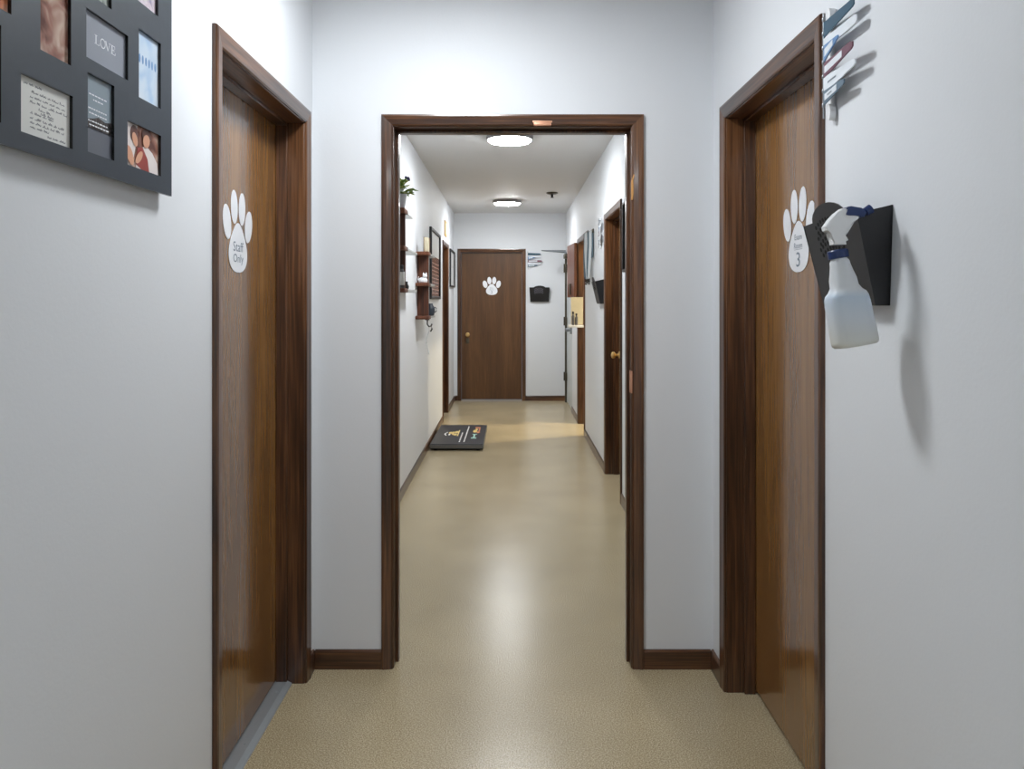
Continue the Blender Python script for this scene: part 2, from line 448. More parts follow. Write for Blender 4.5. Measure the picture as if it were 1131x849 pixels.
# door 5: pale metal door with bronze frame, closer and hinges, by the far right corner
s0, s1, h = -D5[1], -D5[0], D5[2]
d5 = empty('door_5', CR((s0 + s1) / 2, 0, 0), 'structure')
bm = bmnew(); box(bm, CR, s0 + .003, s1 - .003, -.046, -.004, .01, h - .003, .003); link('door_slab', bm, M['greydoor'], d5)
for nm, a, b in (('side_jamb', s0 - J, s0), ('side_jamb', s1, s1 + J)):
    bm = bmnew(); box(bm, CR, a, b, -WT, .001, 0, h, .002); link(nm, bm, M['greydoor'], d5)
bm = bmnew(); box(bm, CR, s0 - J, s1 + J, -WT, .001, h, h + J, .002); link('head_jamb', bm, M['greydoor'], d5)
bm = bmnew(); box(bm, CR, s0 - .030, s0 - .004, .001, .028, 0, 2.07, .003); link('hinge_stile', bm, M['bronze'], d5)
for z in (0.36, 1.12, 1.85):
    bm = bmnew(); tube(bm, [CR(s0 - .002, .034, z - .06), CR(s0 - .002, .034, z + .06)], .012, 12)
    box(bm, CR, s0 - .02, s0 + .035, .0, .024, z - .055, z + .055, .002); link('hinge', bm, M['bronze'], d5)
bm = bmnew(); box(bm, CR, s0 + .05, s0 + .28, 0.0, .055, 1.975, 2.035, .006); link('door_closer', bm, M['bronze'], d5)
bm = bmnew(); tube(bm, [CR(s0 + .16, .03, 2.035), CR(s0 + .16, .03, 2.062)], .012, 10)
tube(bm, [CR(s0 + .16, .03, 2.06), CR(s0 + .30, .36, 2.075)], [.013, .008], 8)
tube(bm, [CR(s0 + .30, .36, 2.075), CR(s0 - .02, .02, 2.090)], [.008, .012], 8)
link('closer_arm', bm, M['steel'], d5)
bm = bmnew(); box(bm, CR, s1 - .12, s1 - .03, -.001, .022, .98, 1.09, .004); lathe(bm, [(.02, 0), (.02, .03), (.026, .05), (.02, .06)], lambda a, b, c: CR(s1 - .075 + a, .02 + c, 1.03 + b), seg=16)
link('door_handle', bm, M['steel'], d5)

# trim_1: cased doorway without a door
t1 = empty('trim_1', FF(0, 0, 0), 'structure')
jamb_parts(t1, FF, OP[0], OP[1], OP[2], 'trim_x', stop=(-.085, -.05))
CASE2 = [(u * .88, n) for u, n in CASE]
casing_parts(t1, FF, OP[0], OP[1], OP[2], 'trim_x', CASE2, back=WT)
def hinge_leaf(z0, z1, m, lab):
    bm = bmnew(); g = Frame((OP[1], YF), (0, 1), (-1, 0))
    box(bm, g, .004, .032, 0, .0022, z0, z1, .0008)
    box(bm, FF, OP[1] - .0005, OP[1] + .003, .001, .0125, z0, z1, .0006)
    o = link('hinge_leaf', bm, M[m], t1); o['label'] = lab
hinge_leaf(1.043, 1.127, 'copper', 'worn brass hinge leaf left on the right jamb')
bm = bmnew(); zz = [1.775, 1.79, 1.84, 1.865, 1.872, 1.86, 1.82]
prism(bm, [(OP[1] - .001, 1.775), (OP[1] + .004, 1.775), (OP[1] + .007, 1.80), (OP[1] + .006, 1.85), (OP[1] + .011, 1.868), (OP[1] + .008, 1.872), (OP[1] - .001, 1.845)], lambda s, z, n: FF(s, n, z), .001, .0125)
o = link('splintered_edge', bm, M['chip'], t1); o['label'] = 'pale splintered wood where a hinge was torn off'
bm = bmnew(); box(bm, FF, .082, .148, -.0005, .0145, 2.055, 2.066, .001); box(bm, FF, .078, .152, .003, .0145, 2.066, 2.073, .001)
o = link('strike_plate', bm, M['copper'], t1); o['label'] = 'small brass strike plate in the head of the doorway'

# trim_2: opening to the side room with upper leaf folded back
t2 = empty('trim_2', CR(-(OP2[0] + OP2[1]) / 2, 0, 0), 'structure')
jamb_parts(t2, CR, -OP2[1], -OP2[0], OP2[2], 'trim_y')
casing_parts(t2, CR, -OP2[1], -OP2[0], OP2[2], 'trim_y', back=WT)
bm = bmnew()
hg = Frame((.742, 8.77), (-.055, .80), (-1, -.07))
box(bm, hg, 0, .56, -.0, .034, 1.44, 2.06, .003)
o = link('upper_door_leaf', bm, M['dutch'], t2); o['label'] = 'upper half of a split door folded back against the wall'
bm = bmnew(); box(bm, hg, .25, .33, .034, .046, 1.47, 1.60, .003); link('latch_plate', bm, M['bronze'], t2)

# ------------------------------------------------------------------ baseboards
def baseboard(name, f, s0, s1, h=.072):
    bm = bmnew()
    prism(bm, [(0, 0), (0, h), (.006, h), (.011, h - .008), (.012, .0)], lambda n, z, s: f(s, n, z), s0, s1)
    ax = 'trim_x' if f in (FF, FE) else 'trim_y'
    link(name, bm, M[ax], smooth=False, kind='structure')
cw = .053
baseboard('baseboard_left', FL, DL[1] + cw, YF)
baseboard('baseboard_left_near', FL, -3.0, DL[0] - cw)
baseboard('baseboard_right', FR, -YF, -(DR[1] + cw))
baseboard('baseboard_right_near', FR, -(DR[0] - cw), 3.0)
baseboard('baseboard_front_left', FF, XL + .012, OP[0] - .0467)
baseboard('baseboard_front_right', FF, OP[1] + .0467, XR - .012)
baseboard('baseboard_corridor_left', CL, YF + WT, D4[0] - cw)
baseboard('baseboard_corridor_left_end', CL, D4[1] + cw, YE)
baseboard('baseboard_corridor_right', CR, -(D3_[0] - cw), -(YF + WT))
baseboard('baseboard_corridor_right_middle', CR, -(OP2[0] - cw), -(D3_[1] + cw))
baseboard('baseboard_corridor_right_end', CR, -(D5[0] - .02), -(OP2[1] + cw))
baseboard('baseboard_end_left', FE, -.80, DE[0] - cw)
baseboard('baseboard_end_right', FE, DE[1] + cw, .746)

# ------------------------------------------------------------------ ceiling lights
def ceiling_light(x, y, label, m='lamp', k=1.0, drop=.040):
    r = empty('ceiling_light', (x, y, ZC), None, label, 'ceiling light', 'flush round ceiling lights')
    bm = bmnew(); lathe(bm, [(.150, -.001), (.174, -.001), (.176, -.012), (.174, -drop), (.166, -drop - .004), (.160, -drop), (.158, -.01)], WORLD, (x, y, ZC), 48, k, k)
    link('rim', bm, M['rim'], r)
    bm = bmnew(); lathe(bm, [(.159, -drop + .010), (.1585, -.041), (.150, -.047), (.12, -.052), (.07, -.055), (.01, -.056)], WORLD, (x, y, ZC), 48, k, k)
    link('diffuser', bm, M[m], r)
    return r
ceiling_light(-0.017, 5.75, 'nearer of the two lit round ceiling lights seen through the doorway', 'lampfar', 1.0, .034)
ceiling_light(-0.06, 9.45, 'farther of the two lit round ceiling lights, above the far door', 'lampfar', 1.0, .034)
ceiling_light(-0.22, 2.08, 'round ceiling light of the near hall, above the two facing doors', 'lamp')
ceiling_light(0.0, -1.6, 'round ceiling light at the rear of the near hall', 'lamp')

ceiling_light(1.75, 8.47, 'warm round ceiling light in the side room on the right', 'lampside', .55)
# sprinkler / sensor on the ceiling
sx, sy = .455, 8.75
r = empty('smoke_sensor', (sx, sy, ZC), None, 'small dark ceiling sprinkler with a flat plate beyond the first light', 'sprinkler')
r.name = 'ceiling_sprinkler'
bm = bmnew(); lathe(bm, [(.055, -.0005), (.066, -.003), (.064, -.012), (.045, -.020), (.02, -.022)], WORLD, (sx, sy, ZC), 28); link('cover_plate', bm, M['bronze'], r)
bm = bmnew(); lathe(bm, [(.016, -.02), (.014, -.05), (.006, -.055)], WORLD, (sx, sy, ZC), 16); lathe(bm, [(.022, -.056), (.022, -.060), (.004, -.061)], WORLD, (sx, sy, ZC), 16)
link('nozzle', bm, M['black'], r)

# ------------------------------------------------------------------ paw decals
def paw(f, s, n, z, label, lines, k=1.0):
    r = empty('paw_decal', f(s, n, z - .13), None, label, 'decal', 'white paw print decals on doors')
    g = lambda a, b, d: f(s + a * k, n + d, z + b * k)
    toes = [(-.094, .022, .032, .053, .26), (-.034, .073, .029, .052, .07), (.034, .073, .029, .052, -.07), (.094, .022, .032, .053, -.26)]
    for a, b, rx, ry, ro in toes:
        bm = bmnew(); prism(bm, ellipse(a, b, rx, ry, ro), g, .0003, .0013); link('toe_pad', bm, M['white'], r)
    key = [(0, .026), (.020, .020), (.040, .002), (.062, -.024), (.077, -.052), (.080, -.080), (.070, -.104), (.048, -.120), (.022, -.127), (0, -.128)]
    pts = []
    K = key + [(-a, b) for a, b in key[-2:0:-1]]
    nK = len(K)
    for i in range(nK):   # Catmull-Rom smoothing
        p0, p1, p2, p3 = K[i - 1], K[i], K[(i + 1) % nK], K[(i + 2) % nK]
        for t in (0, .33, .66):
            pts.append(tuple(.5 * ((2 * p1[c]) + (-p0[c] + p2[c]) * t + (2 * p0[c] - 5 * p1[c] + 4 * p2[c] - p3[c]) * t * t + (-p0[c] + 3 * p1[c] - 3 * p2[c] + p3[c]) * t ** 3) for c in (0, 1)))
    bm = bmnew(); prism(bm, pts, g, .0003, .0013); pad = link('palm_pad', bm, M['white'], r)
    bm = bmnew()
    for body, b, h, w_, und in lines:
        text_into(bm, body, lambda a, nn, zz: f(s + a, n + nn, z + zz), 0, b, .0014, h, w_, .0004)
        if und: box(bm, lambda a, q, c: f(s + a, n + q, z + c), -w_ / 2, w_ / 2, .0016, .0019, b - h * .72, b - h * .66)
    lt = link('lettering', bm, M['ink'], pad, smooth=False)
    return r
paw(FL, 2.405, -.0995, 1.609, 'white paw decal reading Staff Only on the left door', [('Staff', -.048, .030, .088, 0), ('Only', -.088, .034, .088, 0)])
paw(FR, -2.318, -.0995, 1.607, 'white paw decal reading Exam Room 3 on the right door', [('Exam', -.022, .017, .058, 0), ('Room', -.048, .017, .066, 1), ('3', -.090, .044, .030, 0)])
paw(FE, -.285, -.0345, 1.612, 'white paw decal on the closed door at the far end', [('Exam', -.030, .014, .05, 0), ('Room', -.055, .014, .055, 0), ('2', -.09, .036, .024, 0)])

# ------------------------------------------------------------------ collage picture frame on left wall
def build_collage():
    y0, y1, z0, z1 = .74, 1.662, 1.617, 2.26
    T = .022
    r = empty('collage_picture_frame', FL((y0 + y1) / 2, 0, z0), None, 'large dark slate collage frame with many photo openings on the left wall', 'picture frame')
    wins = [  # s0,s1,z0,z1,kind
        (1.152, 1.288, 1.645, 1.733, 'note'), (1.329, 1.4735, 1.813, 1.898, 'love'), (1.3335, 1.4225, 1.650, 1.788, 'rock'),
        (1.516, 1.611, 1.793, 1.929, 'sky'), (1.4717, 1.6115, 1.652, 1.737, 'couple'), (1.1995, 1.283, 1.783, 1.925, 'warm'),
        (1.325, 1.413, 1.926, 2.06, 'grey'), (1.463, 1.599, 1.982, 2.07, 'pink'), (.99, 1.130, 1.811, 1.90, 'orange'),
        (1.015, 1.107, 1.647, 1.787, 'ground'), (.80, .94, 1.65, 1.74, 'sky'), (.82, .95, 1.80, 1.93, 'grey')]
    # panel with real openings: grid decomposition
    ss = sorted(set([y0, y1] + [v for w_ in wins for v in w_[:2]])); zs = sorted(set([z0, z1] + [v for w_ in wins for v in w_[2:4]]))
    bm = bmnew(); V = {}
    def gv(i, j, n):
        k = (i, j, n)
        if k not in V: V[k] = bm.verts.new(FL(ss[i], n, zs[j]))
        return V[k]
    solid = {}
    for i in range(len(ss) - 1):
        for j in range(len(zs) - 1):
            cs, cz = (ss[i] + ss[i + 1]) / 2, (zs[j] + zs[j + 1]) / 2
            solid[i, j] = not any(a < cs < b and c < cz < d for a, b, c, d, _ in wins)
    n0, n1 = T - .0055, T
    for (i, j), s in solid.items():
        if not s: continue
        bm.faces.new([gv(i, j, n1), gv(i + 1, j, n1), gv(i + 1, j + 1, n1), gv(i, j + 1, n1)])
        bm.faces.new([gv(i, j, n0), gv(i, j + 1, n0), gv(i + 1, j + 1, n0), gv(i + 1, j, n0)])
        for (di, dj, a, b) in ((-1, 0, (i, j), (i, j + 1)), (1, 0, (i + 1, j), (i + 1, j + 1)), (0, -1, (i, j), (i + 1, j)), (0, 1, (i, j + 1), (i + 1, j + 1))):
            if not solid.get((i + di, j + dj), False):
                f_ = bm.faces.new([gv(*a, n1), gv(*b, n1), gv(*b, n0), gv(*a, n0)]); f_.material_index = 1
    link('front_panel', bm, [M['slate'], M['blackgloss']], r, smooth=False)
    bm = bmnew()
    box(bm, FL, y0 + .016, y1 - .016, .0005, .0135, z0 + .016, z1 - .016); link('backing_board', bm, M['blackgloss'], r, smooth=False)
    bm = bmnew()
    sweep(bm, FL, [(y0, z0), (y0, z1), (y1, z1), (y1, z0)], [(-1, -1), (-1, 1), (1, 1), (1, -1)], [(-.016, .0005), (-.016, T - .0058), (-.010, T - .0058), (-.010, .0005)], True)
    link('side_rail', bm, M['blackgloss'], r, smooth=False)
    mm = {'note': 'paper', 'love': 'lovegrey', 'rock': 'ph_sea', 'sky': 'sky', 'couple': 'ph_warm', 'warm': 'ph_warm', 'grey': 'ph_grey', 'pink': 'ph_pink', 'orange': 'ph_orange', 'ground': 'ph_ground'}
    for a, b, c, d, k in wins:
        bm = bmnew(); box(bm, FL, a - .004, b + .004, .0136, .0165, c - .004, d + .004)
        p = link('photo', bm, M[mm[k]], r, smooth=False); N = .0165
        w_, h_ = b - a, d - c
        P = lambda u, v: (a + u * w_, c + v * h_)
        if k == 'note':
            p['label'] = 'cream paper with a handwritten note'
            bm = bmnew(); rnd = random.Random(3)
            rows = [(.10, .35, .88), (.25, .80, .77), (.22, .92, .68), (.22, .95, .59), (.38, .62, .50), (.42, .62, .44), (.22, .62, .40), (.22, .88, .31), (.22, .84, .23), (.22, .55, .15), (.55, .90, .07)]
            for u0, u1, v in rows:
                u = u0
                while u < u1:
                    n = rnd.randint(3, 6); pts = []
                    for i in range(n * 2):
                        pts.append(P(u + i * .011, v + (rnd.random() * .045 if i % 2 else -rnd.random() * .012)))
                    stroke(bm, FL, pts, .0006, N, .0002); u += n * .022 + .02
            link('handwriting', bm, M['inkdark'], p, smooth=False)
        if k == 'love':
            p['label'] = 'grey card reading LOVE in white serif capitals'
            bm = bmnew(); W = .0032; t = .0010
            def st(pts, w2=W): stroke(bm, FL, [P(u, v) for u, v in pts], w2, N, .0003)
            x = .26; b0, b1 = .42, .60
            st([(x + .02, b0), (x + .02, b1)]); st([(x - .01, b1), (x + .05, b1)], t); st([(x - .01, b0), (x + .10, b0)], t); st([(x + .10, b0), (x + .10, b0 + .05)], t)
            cx = x + .18; ring = [(cx + .055 * math.cos(q), .51 + .095 * math.sin(q)) for q in [2 * PI * i / 20 for i in range(21)]]
            st(ring, .0020)
            st([(x + .245, b1), (x + .30, b0)], W * .9); st([(x + .30, b0), (x + .345, b1)], t); st([(x + .225, b1), (x + .27, b1)], t); st([(x + .325, b1), (x + .365, b1)], t)
            e = x + .40
            st([(e, b0), (e, b1)]); st([(e - .025, b1), (e + .07, b1)], t); st([(e - .025, b0), (e + .08, b0)], t); st([(e, .51), (e + .05, .51)], t); st([(e + .07, b1), (e + .07, b1 - .05)], t); st([(e + .08, b0), (e + .08, b0 + .05)], t); st([(e + .05, .48), (e + .05, .54)], t)
            link('lettering', bm, M['white'], p, smooth=False)
        if k == 'rock':
            p['label'] = 'grey seascape card with dark rocks and white lines of text'
            bm = bmnew(); prism(bm, [P(0, .42), P(.3, .46), P(.5, .50), P(.75, .47), P(1, .50), P(1, .32), P(0, .32)], lambda s, z, n: FL(s, n, z), N, N + .0002)
            link('dark_rocks', bm, M['ph_rock'], p, smooth=False)
            bm = bmnew(); prism(bm, [P(0, 0), P(0, .33), P(1, .33), P(1, 0)], lambda s, z, n: FL(s, n, z), N, N + .0002)
            link('grey_ground', bm, M['ph_ground'], p, smooth=False)
            bm = bmnew(); rnd = random.Random(5)
            for u0, u1, v in ((.15, .75, .76), (.3, .65, .70), (.12, .75, .58), (.15, .8, .52), (.12, .85, .42), (.15, .85, .37)):
                u = u0
                while u < u1:
                    l = rnd.uniform(.04, .1); stroke(bm, FL, [P(u, v), P(u + l, v)], .0022, N + .0003, .0002); u += l + .025
            link('lettering', bm, M['white'], p, smooth=False)
        if k == 'sky' and a > 1.5:
            p['label'] = 'pale blue picture with a row of tiny figures'
            bm = bmnew()
            for i in range(6):
                u = .15 + i * .14; prism(bm, ellipse(*P(u, .60), .0035, .009), lambda s, z, n: FL(s, n, z), N, N + .0002)
            link('figures', bm, M['flag_blue'], p, smooth=False)
        if k == 'couple':
            p['label'] = 'small warm photo of two people close together'
            def blob(m_, pts, lvl, nm):
                bm = bmnew(); prism(bm, [P(u, v) for u, v in pts], lambda s, z, n: FL(s, n, z), N + lvl * .00025, N + .0002 + lvl * .00025); link(nm, bm, M[m_], p, smooth=False)
            el = lambda cx, cy, rx, ry, ro=0: ellipse(cx, cy, rx, ry, ro, 20)
            blob('shirt', [(0, 0), (0, 1), (.35, 1), (.3, .5), (.2, 0)], 0, 'pale_background')
            blob('shirt', [(.3, 0), (.35, .45), (.6, .62), (.8, .5), (.95, .3), (1, 0)], 1, 'white_shirt')
            blob('maroonp', [(.35, .5), (.3, .1), (.5, 0), (.7, 0), (.65, .3), (.5, .55)], 2, 'red_shirt')
            blob('hair', el(.25, .78, .11, .2), 3, 'dark_hair'); blob('skin', el(.27, .66, .075, .16, .2), 4, 'face')
            blob('hair', el(.62, .86, .15, .13), 5, 'brown_hair'); blob('skin', el(.60, .72, .10, .16, -.2), 6, 'face')
            blob('skin', el(.38, .28, .07, .18, -.5), 7, 'arm'); blob('skin', el(.12, .25, .09, .22, .3), 7, 'arm')
        if k in ('warm', 'orange'):
            p['label'] = 'warm brown photo of a close-up' if k == 'warm' else 'orange toned photo'
build_collage()

# ------------------------------------------------------------------ room status flags
def flag_set(label):
    """built at the near right door, spine at FR s=-1.826"""
    s0 = -1.828
    r = empty('room_status_flags', FR(s0, 0, 1.84), None, label, 'room flags', 'exam room status flag sets beside doors')
    bm = bmnew(); box(bm, FR, s0 - .010, s0 + .012, .0005, .006, 1.835, 2.066, .002)
    link('mounting_strip', bm, M['whitepl'], r)
    bm = bmnew(); tube(bm, [FR(s0 - .004, .022, 1.825 + .0), FR(s0 - .004, .022, 2.075)], .0022, 8)
    for i in range(7):
        z = 1.852 + i * .034
        lathe(bm, [(.003, 0), (.0042, .002), (.0042, .008), (.003, .010)], FR, (s0 - .004, .022, z), 12)
    link('hinge_pin', bm, M['steel'], r)
    for z, zz in ((2.066, 0), (1.836, 1)):
        bm = bmnew(); prism(bm, ellipse(s0 + .013, z, .0105, .019 if zz else .015), lambda a, b, n: FR(a, n, b), .004, .018)
        o = link('end_cap', bm, M['whitepl'], r, auto=.9)
    spec = [('flag_white', 2.000, .014, .011, .180, 1, .0, None), ('flag_teal', 2.035, .018, .009, .178, 4, .0, None), ('flag_blue', 1.978, .020, .004, .100, 8, .10, 'flag_white'),
            ('flag_maroon', 1.938, .018, 0.009, .200, 9, .0, 'flag_white'), ('flag_white', 1.903, .020, .008, .192, 5, .0, None),
            ('flag_slate', 1.873, .017, .007, .135, 7, .03, 'flag_white')]
    for m_, z, h0, h1, L_, ang, rise, lab in spec:
        a = math.radians(ang); ca, sa = math.cos(a), math.sin(a)
        g = lambda u, b, n: FR(s0 - .002 + u * ca - n * sa, .022 + u * sa * .6 + n * ca, z + b + rise * u)
        bm = bmnew()
        prism(bm, [(0, -h0), (0, h0), (L_ * .93, h1), (L_, h1 * .5), (L_, -h1 * .6), (L_ * .95, -h1)], g, -.0014, .0014)
        fl = link('flag', bm, M[m_], r, smooth=False)
        if lab:
            bm = bmnew(); k = .66
            prism(bm, [(.008, -h0 * .45), (.008, h0 * .45), (L_ * k, (h0 + h1) * .28), (L_ * k, -(h0 + h1) * .28)], g, .0015, .0019)
            link('name_strip', bm, M[lab], fl, smooth=False)
        if z < 1.92:
            bm = bmnew(); n_ = 9 if m_ == 'flag_white' else 5
            for i in range(n_):
                u = .03 + i * .006
                prism(bm, [(u, -.002), (u, .002), (u + .004, .002), (u + .004, -.002)], g, .0021, .0023)
            link('small_print', bm, M['ink'], fl, smooth=False)
    return r
F0 = flag_set('teal, blue, maroon and white room flags beside the right door, nearest set')
base0 = Vector(F0.location)
def place_flags(loc, rotz, label):
    c = copy_tree(F0); c.location = loc; c.rotation_euler = (0, 0, rotz); c['label'] = label; return c
place_flags(CR(-6.53, 0, 1.86), 0, 'small room flags past the second door on the right, above a black pocket')
place_flags(FE(.225, 0, 1.86), PI / 2, 'room flags on the end wall, right of the far door')

# ------------------------------------------------------------------ black wall pockets
def pocket(label):
    """built on the near right wall, s -1.82..-1.54"""
    a0, a1, z0, z1 = -1.825, -1.542, 1.382, 1.572
    r = empty('wall_file_pocket', FR((a0 + a1) / 2, 0, z0), None, label, 'file pocket', 'black wall file pockets beside doors')
    nb, nt = .030, .0735; ac = (a0 + a1) / 2; hw = (a1 - a0) / 2
    t = .0035
    # leaning front with arched top
    def fr(s, z, d): 
        k = (z - z0) / (z1 - z0); return FR(s, nb + (nt - nb) * k - d, z)
    ins = .012
    pts = [(a0 + ins, z0), (a1 - ins, z0), (a1, z1 - .004), (a1 - .055, z1 - .002)]
    for i in range(1, 12):
        q = PI * i / 12; pts.append((ac + (hw - .055) * math.cos(q), z1 - .002 + .036 * math.sin(q)))
    pts += [(a0 + .055, z1 - .002), (a0, z1 - .004)]
    bm = bmnew(); prism(bm, pts, fr, 0, t); fp = link('front_panel', bm, M['black'], r, smooth=False)
    bm = bmnew()
    for j in range(6):
        for i in range(9 - (j % 2)):
            s = ac - .012 + (i - 4 + .5 * (j % 2)) * .0150; z = 1.572 - j * .0125 + (-.0009 * (i - 4) ** 2)
            prism(bm, ellipse(s, z, .0046, .0046, 0, 10), fr, -.0006, 0.0)
    link('perforations', bm, M['perf'], fp, smooth=False)
    for s, nm in ((a0, 0), (a1 - t, 1)):
        e = ins if nm == 0 else -ins
        bm = bmnew()
        vs = []
        for ds in (0, t):
            vs.append([bm.verts.new(FR(s + ds + e, .001, z0)), bm.verts.new(FR(s + ds + e, nb, z0)), bm.verts.new(FR(s + ds, nt, z1 - .004)), bm.verts.new(FR(s + ds, .001, z1 + .012))])
        bm.faces.new(vs[0]); bm.faces.new(vs[1][::-1])
        for i in range(4): bm.faces.new([vs[0][i], vs[1][i], vs[1][(i + 1) % 4], vs[0][(i + 1) % 4]])
        link('side_panel', bm, M['black'], r, smooth=False)
    bm = bmnew(); prism(bm, [(a0 + ins, z0), (a1 - ins, z0), (a1, z1 + .012), (a0, z1 + .012)], lambda s, z, n: FR(s, n, z), .0005, .004); link('back_panel', bm, M['black'], r, smooth=False)
    bm = bmnew(); box(bm, FR, a0 + ins, a1 - ins, .003, nb - .001, z0, z0 + .004); link('bottom_panel', bm, M['black'], r, smooth=False)
    return r
P0 = pocket('black plastic wall pocket by the right door with a spray bottle hooked on it')
c = copy_tree(P0); c.location = CR(-6.48, 0, 1.372); c['label'] = 'empty black wall pocket past the second door on the right'
c = copy_tree(P0); c.location = FE(.385, 0, 1.388); c.rotation_euler = (0, 0, PI / 2); c['label'] = 'black wall pocket with arched front on the end wall'
for ch in c.children:
    if ch.name.startswith('front_panel'):
        for g in ch.children:
            g.data = g.data.copy(); g.data.materials.clear(); g.data.materials.append(M['perfgrey'])

# ------------------------------------------------------------------ spray bottle
def spray():
    base = Vector((.678, 1.518, 1.302)); neck = Vector((.645, 1.530, 1.500))
    r = empty('spray_bottle', base, None, 'translucent spray bottle with white and navy trigger head hanging from black pocket', 'spray bottle')
    up = (neck - base).normalized(); xa = Vector((1, .12, 0)); xa = (xa - up * xa.dot(up)).normalized(); ya = up.cross(xa)
    g0 = lambda a, b, c: base + xa * a + ya * b + up * c
    bm = bmnew()
    prof = [(.030, 0), (.042, .001), (.0465, .005), (.0475, .012), (.047, .04), (.0455, .085), (.044, .098), (.041, .105), (.034, .111), (.0285, .120), (.0255, .135), (.022, .150), (.0195, .162), (.0185, .170), (.0160, .174), (.0150, .182)]
    prof = [(a * .93 if z_ < .13 else a, z_) for a, z_ in prof]
    rings = []
    seg = 40
    for i_, (rr, z) in enumerate(prof):
        k = min(1, max(0, (z - .10) / .05)); sy = .70 * (1 - k) + 1.0 * k; p = 3.0 * (1 - k) + 2.0 * k
        ring = []
        for i in range(seg):
            t = 2 * PI * i / seg; c_, s_ = math.cos(t), math.sin(t)
            ring.append(bm.verts.new(g0(rr * math.copysign(abs(c_) ** (2 / p), c_), rr * sy * math.copysign(abs(s_) ** (2 / p), s_), z)))
        rings.append(ring)
    for a, b in zip(rings[:-1], rings[1:]):
        for i in range(seg): bm.faces.new([a[i], a[(i + 1) % seg], b[(i + 1) % seg], b[i]])
    bm.faces.new(rings[0][::-1]); bm.faces.new(rings[-1])
    body = link('bottle_body', bm, M['bottle'], r, auto=.8)
    bm = bmnew(); tube(bm, [g0(0, 0, .012), g0(.004, 0, .10), g0(0, 0, .17)], .0022, 8); link('dip_tube', bm, M['whitepl'], r)
    bm = bmnew(); lathe(bm, [(.0165, 0), (.0195, .001), (.0198, .015), (.0175, .0175), (.013, .018)], g0, (0, 0, .176), 28); link('screw_collar', bm, M['navy'], r)
    for i in range(0): pass
    # trigger head drawn in the plane across the pocket
    Y = 1.526
    def px(x, y): return ((x - 565.5) * Y / 850, 1.39 - (y - 333) * Y / 850)
    Z = lambda pts: [px(850 + a / 4.043, 190 + b / 4.043) for a, b in pts]
    f = lambda a, b, d: Vector((a, Y + d, b))
    def bev_prism(pts, d, m_, nm):
        bm = bmnew(); prism(bm, pts, f, -d, d)
        bmesh.ops.bevel(bm, geom=[e for e in bm.edges if abs(e.verts[0].co.y - e.verts[1].co.y) < 1e-6], offset=.0022, segments=2, affect='EDGES')
        return link(nm, bm, M[m_], r, auto=.7)
    bev_prism(Z([(277, 325), (333, 325), (329, 292), (322, 268), (340, 240), (372, 222), (390, 206), (390, 186), (340, 166), (318, 164), (292, 184), (264, 214), (240, 246), (244, 262), (268, 272), (274, 292)]), .0125, 'whitepl', 'spray_head')
    bev_prism(Z([(322, 196), (336, 158), (352, 155), (398, 163), (417, 178), (413, 202), (388, 206), (372, 192), (340, 202)]), .0145, 'navy', 'head_cap')
    bm = bmnew(); n0 = px(850 + 412 / 4.043, 190 + 188 / 4.043); n1 = px(850 + 452 / 4.043, 190 + 163 / 4.043)
    mid = [(n0[0] * (1 - t) + n1[0] * t, n0[1] * (1 - t) + n1[1] * t) for t in (0, .35, .4, 1)]
    tube(bm, [f(mid[0][0], mid[0][1], 0), f(mid[1][0], mid[1][1], 0), f(mid[2][0], mid[2][1], 0), f(mid[3][0], mid[3][1], 0)], [.0055, .0055, .0085, .0095], 16)
    link('nozzle', bm, M['navy'], r)
    bm = bmnew(); tp = [px(850 + a / 4.043, 190 + b / 4.043) for a, b in ((375, 205), (362, 228), (350, 250), (338, 272), (336, 292), (345, 306))]
    tube(bm, [f(a, b, 0) for a, b in tp], [.005, .005, .0045, .004, .004, .003], 10); link('trigger', bm, M['whitepl'], r)
spray()

